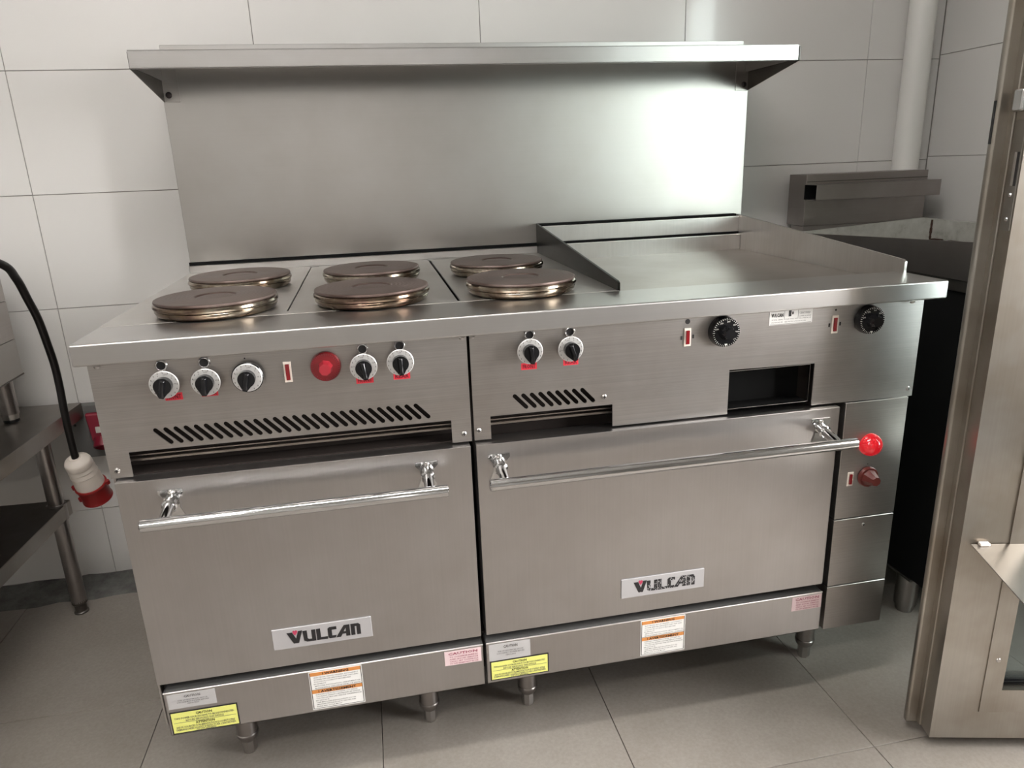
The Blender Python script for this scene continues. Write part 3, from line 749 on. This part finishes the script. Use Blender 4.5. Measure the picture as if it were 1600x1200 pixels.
# ---- legs
def range_leg(x, y):
    b_ = B()
    b_.lathe([(.0205, .205), (.0205, .052), (.0222, .050), (.0222, .045), (.0195, .037), (.0155, .032), (0, .032)], (x, y, 0), (0, 0, 1), 'leg_steel', 32)
    o = finish(b_, 'leg', R, origin=(x, y, 0))
    b2 = B(); b2.lathe([(0, .034), (.0142, .034), (.0142, .005), (.0118, .0), (0, 0)], (x, y, 0), (0, 0, 1), 'screw', 8)
    finish(b2, 'foot', o, origin=(x, y, 0), angle=20)
    return o
lg = range_leg(.1190, .1555)
for x, y in ((.4992, .1555), (.7188, .1555), (1.4010, .1555), (.1190, .72), (.4992, .72), (.7188, .72), (1.4010, .72)): copy_to(lg, R, (x, y, 0))

# ---------------------------------------------------------------- table on the left (turned 3 degrees)
TZ = .570
T = tag(empty('work_table', (-.369, .945, 0), math.radians(-3), local=True), 'low stainless steel work table with undershelf at the left edge', 'table')
b_ = B(); b_.box(-.60, 0, -.95, 0, TZ-.0025, TZ, 'steel_table', .001, 1)
b_.box(-.0025, 0, -.95, 0, TZ-.042, TZ, 'steel_table', .0008, 1); b_.box(-.60, 0, -.0025, 0, TZ-.042, TZ, 'steel_table', .0008, 1)
b_.box(-.60, 0, -.95, -.9475, TZ-.042, TZ, 'steel_table', .0008, 1); b_.box(-.60, -.5975, -.95, 0, TZ-.042, TZ, 'steel_table', .0008, 1)
finish(b_, 'table_top', T)
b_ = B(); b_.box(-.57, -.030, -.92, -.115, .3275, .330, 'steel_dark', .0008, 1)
b_.box(-.0325, -.030, -.92, -.115, .290, .330, 'steel_table', .0008, 1); b_.box(-.57, -.030, -.1175, -.115, .290, .330, 'steel_table', .0008, 1)
finish(b_, 'undershelf', T)
def table_leg(x, y):
    b2 = B(); b2.cyl((x, y, .035), (x, y, TZ-.003), .0195, .0195, 'leg_steel', 28)
    b2.lathe([(.0195, .040), (.0195, .030), (.0150, .024), (.0150, .006), (.0185, .003), (.0185, 0), (0, 0)], (x, y, 0), (0, 0, 1), 'steel_dark', 24)
    o = finish(b2, 'leg', T, origin=(x, y, 0))
    b2 = B(); b2.lathe([(.0195, .286), (.0235, .288), (.0235, .333), (.0195, .335)], (x, y, 0), (0, 0, 1), 'leg_steel', 24)
    finish(b2, 'collar', o)
    return o
tl = table_leg(-.052, -.145)
for x, y in ((-.545, -.145), (-.052, -.905), (-.545, -.905)): copy_to(tl, T, (x, y, 0))

# ---------------------------------------------------------------- appliance standing on the table
EX, EY1, EY0 = -.462, .872, .20
E_ = tag(empty('countertop_appliance', (-.68, .52, TZ)), 'stainless steel countertop appliance on round feet standing on the low table', 'appliance')
b_ = B(); b_.box(-.90, EX, EY0, EY1, .778, .8755, 'steel', .002, 2); b_.box(-.90, EX, EY0, EY1, .684, .7775, 'steel_splash', .002, 2)
finish(b_, 'body', E_)
finish(B().box(-.90, EX, EY0, EY1, .8775, .985, 'steel', .002, 2), 'upper_body', E_)
finish(B().box(-.902, EX+.0015, EY0-.002, EY1+.0015, .6815, .6855, 'steel_dark', .0008, 1), 'base_trim', E_)
def app_leg(x, y):
    b2 = B(); b2.cyl((x, y, TZ+.022), (x, y, .684), .0215, .0225, 'leg_steel', 28); b2.cyl((x, y, TZ+.008), (x, y, TZ+.022), .0195, .0205, 'chrome_soft', 28); b2.cyl((x, y, TZ+.0005), (x, y, TZ+.008), .0185, .0185, 'black', 28)
    return finish(b2, 'foot', E_, origin=(x, y, TZ))
al = app_leg(-.493, .822)
for x, y in ((-.86, .822), (-.493, .25), (-.86, .25)): copy_to(al, E_, (x, y, TZ))

# ---------------------------------------------------------------- hanging cable with its red plug
C_ = tag(empty('power_cable', (-.30, .68, .44)), 'thick black power cable hanging with a white and red industrial plug', 'cable')
ctrl = [(-.520, .30, 1.03), (-.44, .37, 1.055), (-.36, .45, 1.040), (-.30, .5266, 1.0025), (-.30, .5805, .9641), (-.30, .612, .912), (-.30, .640, .8601), (-.30, .657, .800), (-.30, .6688, .7458), (-.30, .670, .69), (-.30, .6654, .6342), (-.30, .6650, .57), (-.30, .6684, .5077), (-.299, .674, .487)]
def catmull(P, n=6):
    P = [Vector(p) for p in P]; out = []
    for i in range(len(P)-1):
        a, b2, c2, d2 = P[max(i-1, 0)], P[i], P[i+1], P[min(i+2, len(P)-1)]
        for k in range(n):
            t_ = k/n
            out.append(.5*((2*b2)+(-a+c2)*t_+(2*a-5*b2+4*c2-d2)*t_*t_+(-a+3*b2-3*c2+d2)*t_**3))
    return out+[P[-1]]
finish(B().tube(catmull(ctrl), .0088, 'cable', 14), 'cable', C_, angle=60)
pa, pb = Vector((-.300, .6690, .5050)), Vector((-.289, .7180, .3750)); ax = (pb-pa); L = ax.length; ax.normalize()
b_ = B(); b_.lathe([(0, -.004), (.014, -.004), (.016, -.001), (.0275, .004), (.031, .012), (.0315, .024), (.0295, .026), (.0320, .036), (.0300, .038), (.0330, .050), (.0310, .052), (.0335, .066), (.0345, .090), (0, .090)], pa, ax, 'plug_white', 36)
pbod = finish(b_, 'plug_body', C_, angle=50)
b_ = B(); b_.lathe([(.033, .088), (.0370, .088), (.0385, .092), (.0360, .097), (.0345, .132), (.0365, .136), (.0365, L), (.0335, L), (.0325, .10), (0, .10)], pa, ax, 'plug_red', 40)
side = ax.cross(Vector((0, 1, 0))).normalized()
for s2, z_ in ((1, .093), (-1, .093), (-1, .135)):
    c2 = pa+ax*z_+side*s2*.0395
    b_.cyl(c2-ax*.005, c2+ax*.005, .006, .006, 'plug_red', 10)
finish(b_, 'plug_collar', C_, angle=40)
# red wall socket on its grey back plate
S_ = tag(empty('wall_socket', (-.35, .96, .48)), 'red industrial wall socket on a dark grey plate beside the range', 'socket')
b_ = B(); b_.box(-.408, -.285, .945, WY, .405, .560, 'socket_grey', .004, 2); b_.cyl((-.397, .9455, .505), (-.397, .9435, .505), .0035, .0035, 'ink', 12)
finish(b_, 'back_plate', S_)
b_ = B(); b_.hexa([(-.352, .918, .462), (-.296, .918, .462), (-.296, .945, .440), (-.352, .945, .440), (-.364, .930, .538), (-.296, .930, .538), (-.296, .945, .541), (-.364, .945, .541)], 'socket_red', .006, 3)
b_.lathe([(0, .0), (.027, .0), (.028, .026), (.025, .028), (.024, .01), (0, .01)], (-.322, .930, .464), (0, -.55, -.83), 'socket_red', 32)
b_.box(-.338, -.308, .9195, .924, .485, .502, 'white_ink')
finish(b_, 'socket_housing', S_)

# ---------------------------------------------------------------- cooking unit behind, right of the range
UX = 1.72
U_ = tag(empty('corner_cooking_unit', (1.98, .55, 0)), 'soiled cooking unit with shade-black body filling the corner between the range and the door', 'cooking unit')
b_ = B(); b_.box(UX+.012, 2.24, .15, .955, .118, .862, 'black_matte')  # black body carries the deep shade of the gap beside the range
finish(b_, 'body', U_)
finish(B().box(UX+.004, 2.245, .14, .955, .858, .883, 'steel_dark', .002, 2), 'top_frame', U_)
# sloping tray side towards the range
b_ = B(); b_.plate([(.14, .8845), (.955, .8845), (.955, .9290), (.66, .9440), (.14, .9700)], [], lambda u, v, t: Vector((t, u, v)), UX, UX+.004, 'steel_flue')
finish(b_, 'tray_side', U_)
finish(B().box(UX+.004, 2.235, .14, .945, .8832, .8868, 'steel_dark', .001, 1), 'tray_floor', U_)
b_ = B(); b_.plate([(UX+.006, .8868), (2.200, .8868), (2.200, .9530), (2.17, .9575), (UX+.03, .9345)], [], XZ, .850, .858, 'steel_grimy'); finish(b_, 'back_upstand', U_)
b_ = B(); b_.box(2.2005, 2.222, .14, .860, .8868, .9515, 'steel_grimy', .003, 2); finish(b_, 'side_upstand', U_)
rg = random.Random(5); b_ = B()
for k in range(60):
    y_ = rg.uniform(.55, .93); q = rg.uniform(.002, .006)
    y_ -= .10; b_.box(2.192-q, 2.2025, y_-q*1.6, y_+q*1.6, .8866, .8866+q*1.2, 'rust')
for k in range(12):
    z_ = .888+k*.005; q = rg.uniform(.002, .0045); b_.box(2.2-q, 2.2015, .8485-q, .851, z_, z_+.006, 'rust')
r0 = finish(b_, 'rust_crust', U_, smooth=False); r0['kind'] = 'stuff'
# feet
def unit_foot(x, y):
    b2 = B(); b2.cyl((x, y, .020), (x, y, .120), .0270, .0285, 'leg_steel', 28); b2.lathe([(.0225, .022), (.0225, .006), (.0205, 0), (0, 0)], (x, y, 0), (0, 0, 1), 'leg_steel', 24)
    return finish(b2, 'leg', U_, origin=(x, y, 0))
uf = unit_foot(1.762, .262)
for x, y in ((2.20, .262), (1.762, .90), (2.20, .90)): copy_to(uf, U_, (x, y, 0))
finish(B().box(UX+.006, 1.80, .215, .33, .112, .119, 'steel_dark', .001, 1), 'leg_plate', U_)
# flue box at the back with its projecting channel
b_ = B(); b_.box(1.762, 2.176, .862, .9545, .9505, 1.1010, 'steel_flue', .0012, 1); b_.box(1.762, 2.176, .862, .9295, .930, .9505, 'steel_flue', .0012, 1)
fb = finish(b_, 'flue_box', U_)
b_ = B(); b_.box(1.757, 2.172, .800, .8015, 1.0280, 1.0735, 'steel_flue', .0005, 1); b_.box(1.757, 2.172, .800, .862, 1.0720, 1.0735, 'steel_flue', .0005, 1); b_.box(1.757, 2.172, .800, .862, 1.0280, 1.0295, 'steel_flue', .0005, 1)
b_.box(1.757, 2.172, .859, .8618, 1.0295, 1.072, 'black_matte')  # black backing paints the shade inside the open channel
finish(b_, 'deflector_channel', fb)
finish(B().box(1.764, 2.174, .8605, .8635, 1.0790, 1.0815, 'steel_dark'), 'seam_strip', fb)

# ---------------------------------------------------------------- open steel door on the right
D = empty('door_1', (1.475, -.1653, 0), math.radians(-14), local=True); tag(D, kind='structure')
DW, DB, DT, TH = .80, .030, 2.05, .060
def holeplate(bd, outer, hole, t0, t1, mat): bd.plate(outer, [hole], lambda u, v, t: Vector((u, t, v)), t0, t1, mat)
b_ = B(); holeplate(b_, [(0, DB), (DW, DB), (DW, DT), (0, DT)], [(.118, .142), (DW-.118, .142), (DW-.118, 1.90), (.118, 1.90)], 0, TH, 'steel_frame')
finish(b_, 'door_leaf', D, smooth=False)
b_ = B()
holeplate(b_, [(.086, .094), (DW-.086, .094), (DW-.086, 1.945), (.086, 1.945)], [(.122, .146), (DW-.122, .146), (DW-.122, 1.896), (.122, 1.896)], -.0022, .010, 'steel_frame')
gb = finish(b_, 'glazing_bead', D, smooth=False)
for x, z in ((.105, .215), (.105, .62), (.105, 1.30)):
    b2 = B(); b2.lathe([(0, .002), (.0035, .0016), (.005, 0)], (x, -.0022, z), (0, -1, 0), 'screw', 14); finish(b2, 'screw', gb)
finish(B().box(.116, DW-.116, .026, .031, .140, 1.902, 'glass'), 'glass_pane', D, smooth=False)
finish(B().box(.119, DW-.119, .018, .038, .142, .150, 'black', .001, 1), 'glass_gasket', D)
b_ = B(); b_.box(-.0235, .006, .047, .0615, DB-.006, DT, 'steel_frame', .005, 3); b_.box(-.004, .0015, .033, .048, DB, DT, 'steel_frame', .002, 2)
finish(b_, 'rebate_lip', D)
b_ = B(); b_.box(-.0015, .001, .003, .029, 1.030, 1.200, 'steel_table', .0006, 1)
b_.box(-.0019, -.0012, .012, .019, 1.100, 1.152, 'chrome_soft'); b_.box(-.0018, -.0012, .006, .012, 1.100, 1.152, 'ink')
for z in (1.086, 1.048): b_.lathe([(0, .002), (.0030, .0015), (.004, 0)], (-.0014, .0155, z), (-1, 0, 0), 'chrome', 14)
lk = finish(b_, 'latch_plate', D)
b_ = B(); b_.box(-.012, .002, .006, .030, 1.212, 1.246, 'chrome', .004, 3); finish(b_, 'latch_bolt', lk)
finish(B().box(-.0242, -.0205, .0505, .0580, 1.165, 1.232, 'black', .001, 1), 'edge_smudge', D)  # thin black strip stands for the dark smudge on the lip
b_ = B(); b_.hexa([(.018, -.205, .4405), (.52, -.205, .4405), (.52, -.0015, .4645), (.018, -.0015, .4645), (.018, -.205, .4425), (.52, -.205, .4425), (.52, -.0015, .4665), (.018, -.0015, .4665)], 'steel_splash')
fl = finish(b_, 'fold_down_shelf', D); fl['label'] = 'bright thin steel shelf fixed flat to the door'
finish(B().box(.030, .048, -.010, -.0005, .4660, .4715, 'plug_white', .001, 1), 'hinge_pad', fl)
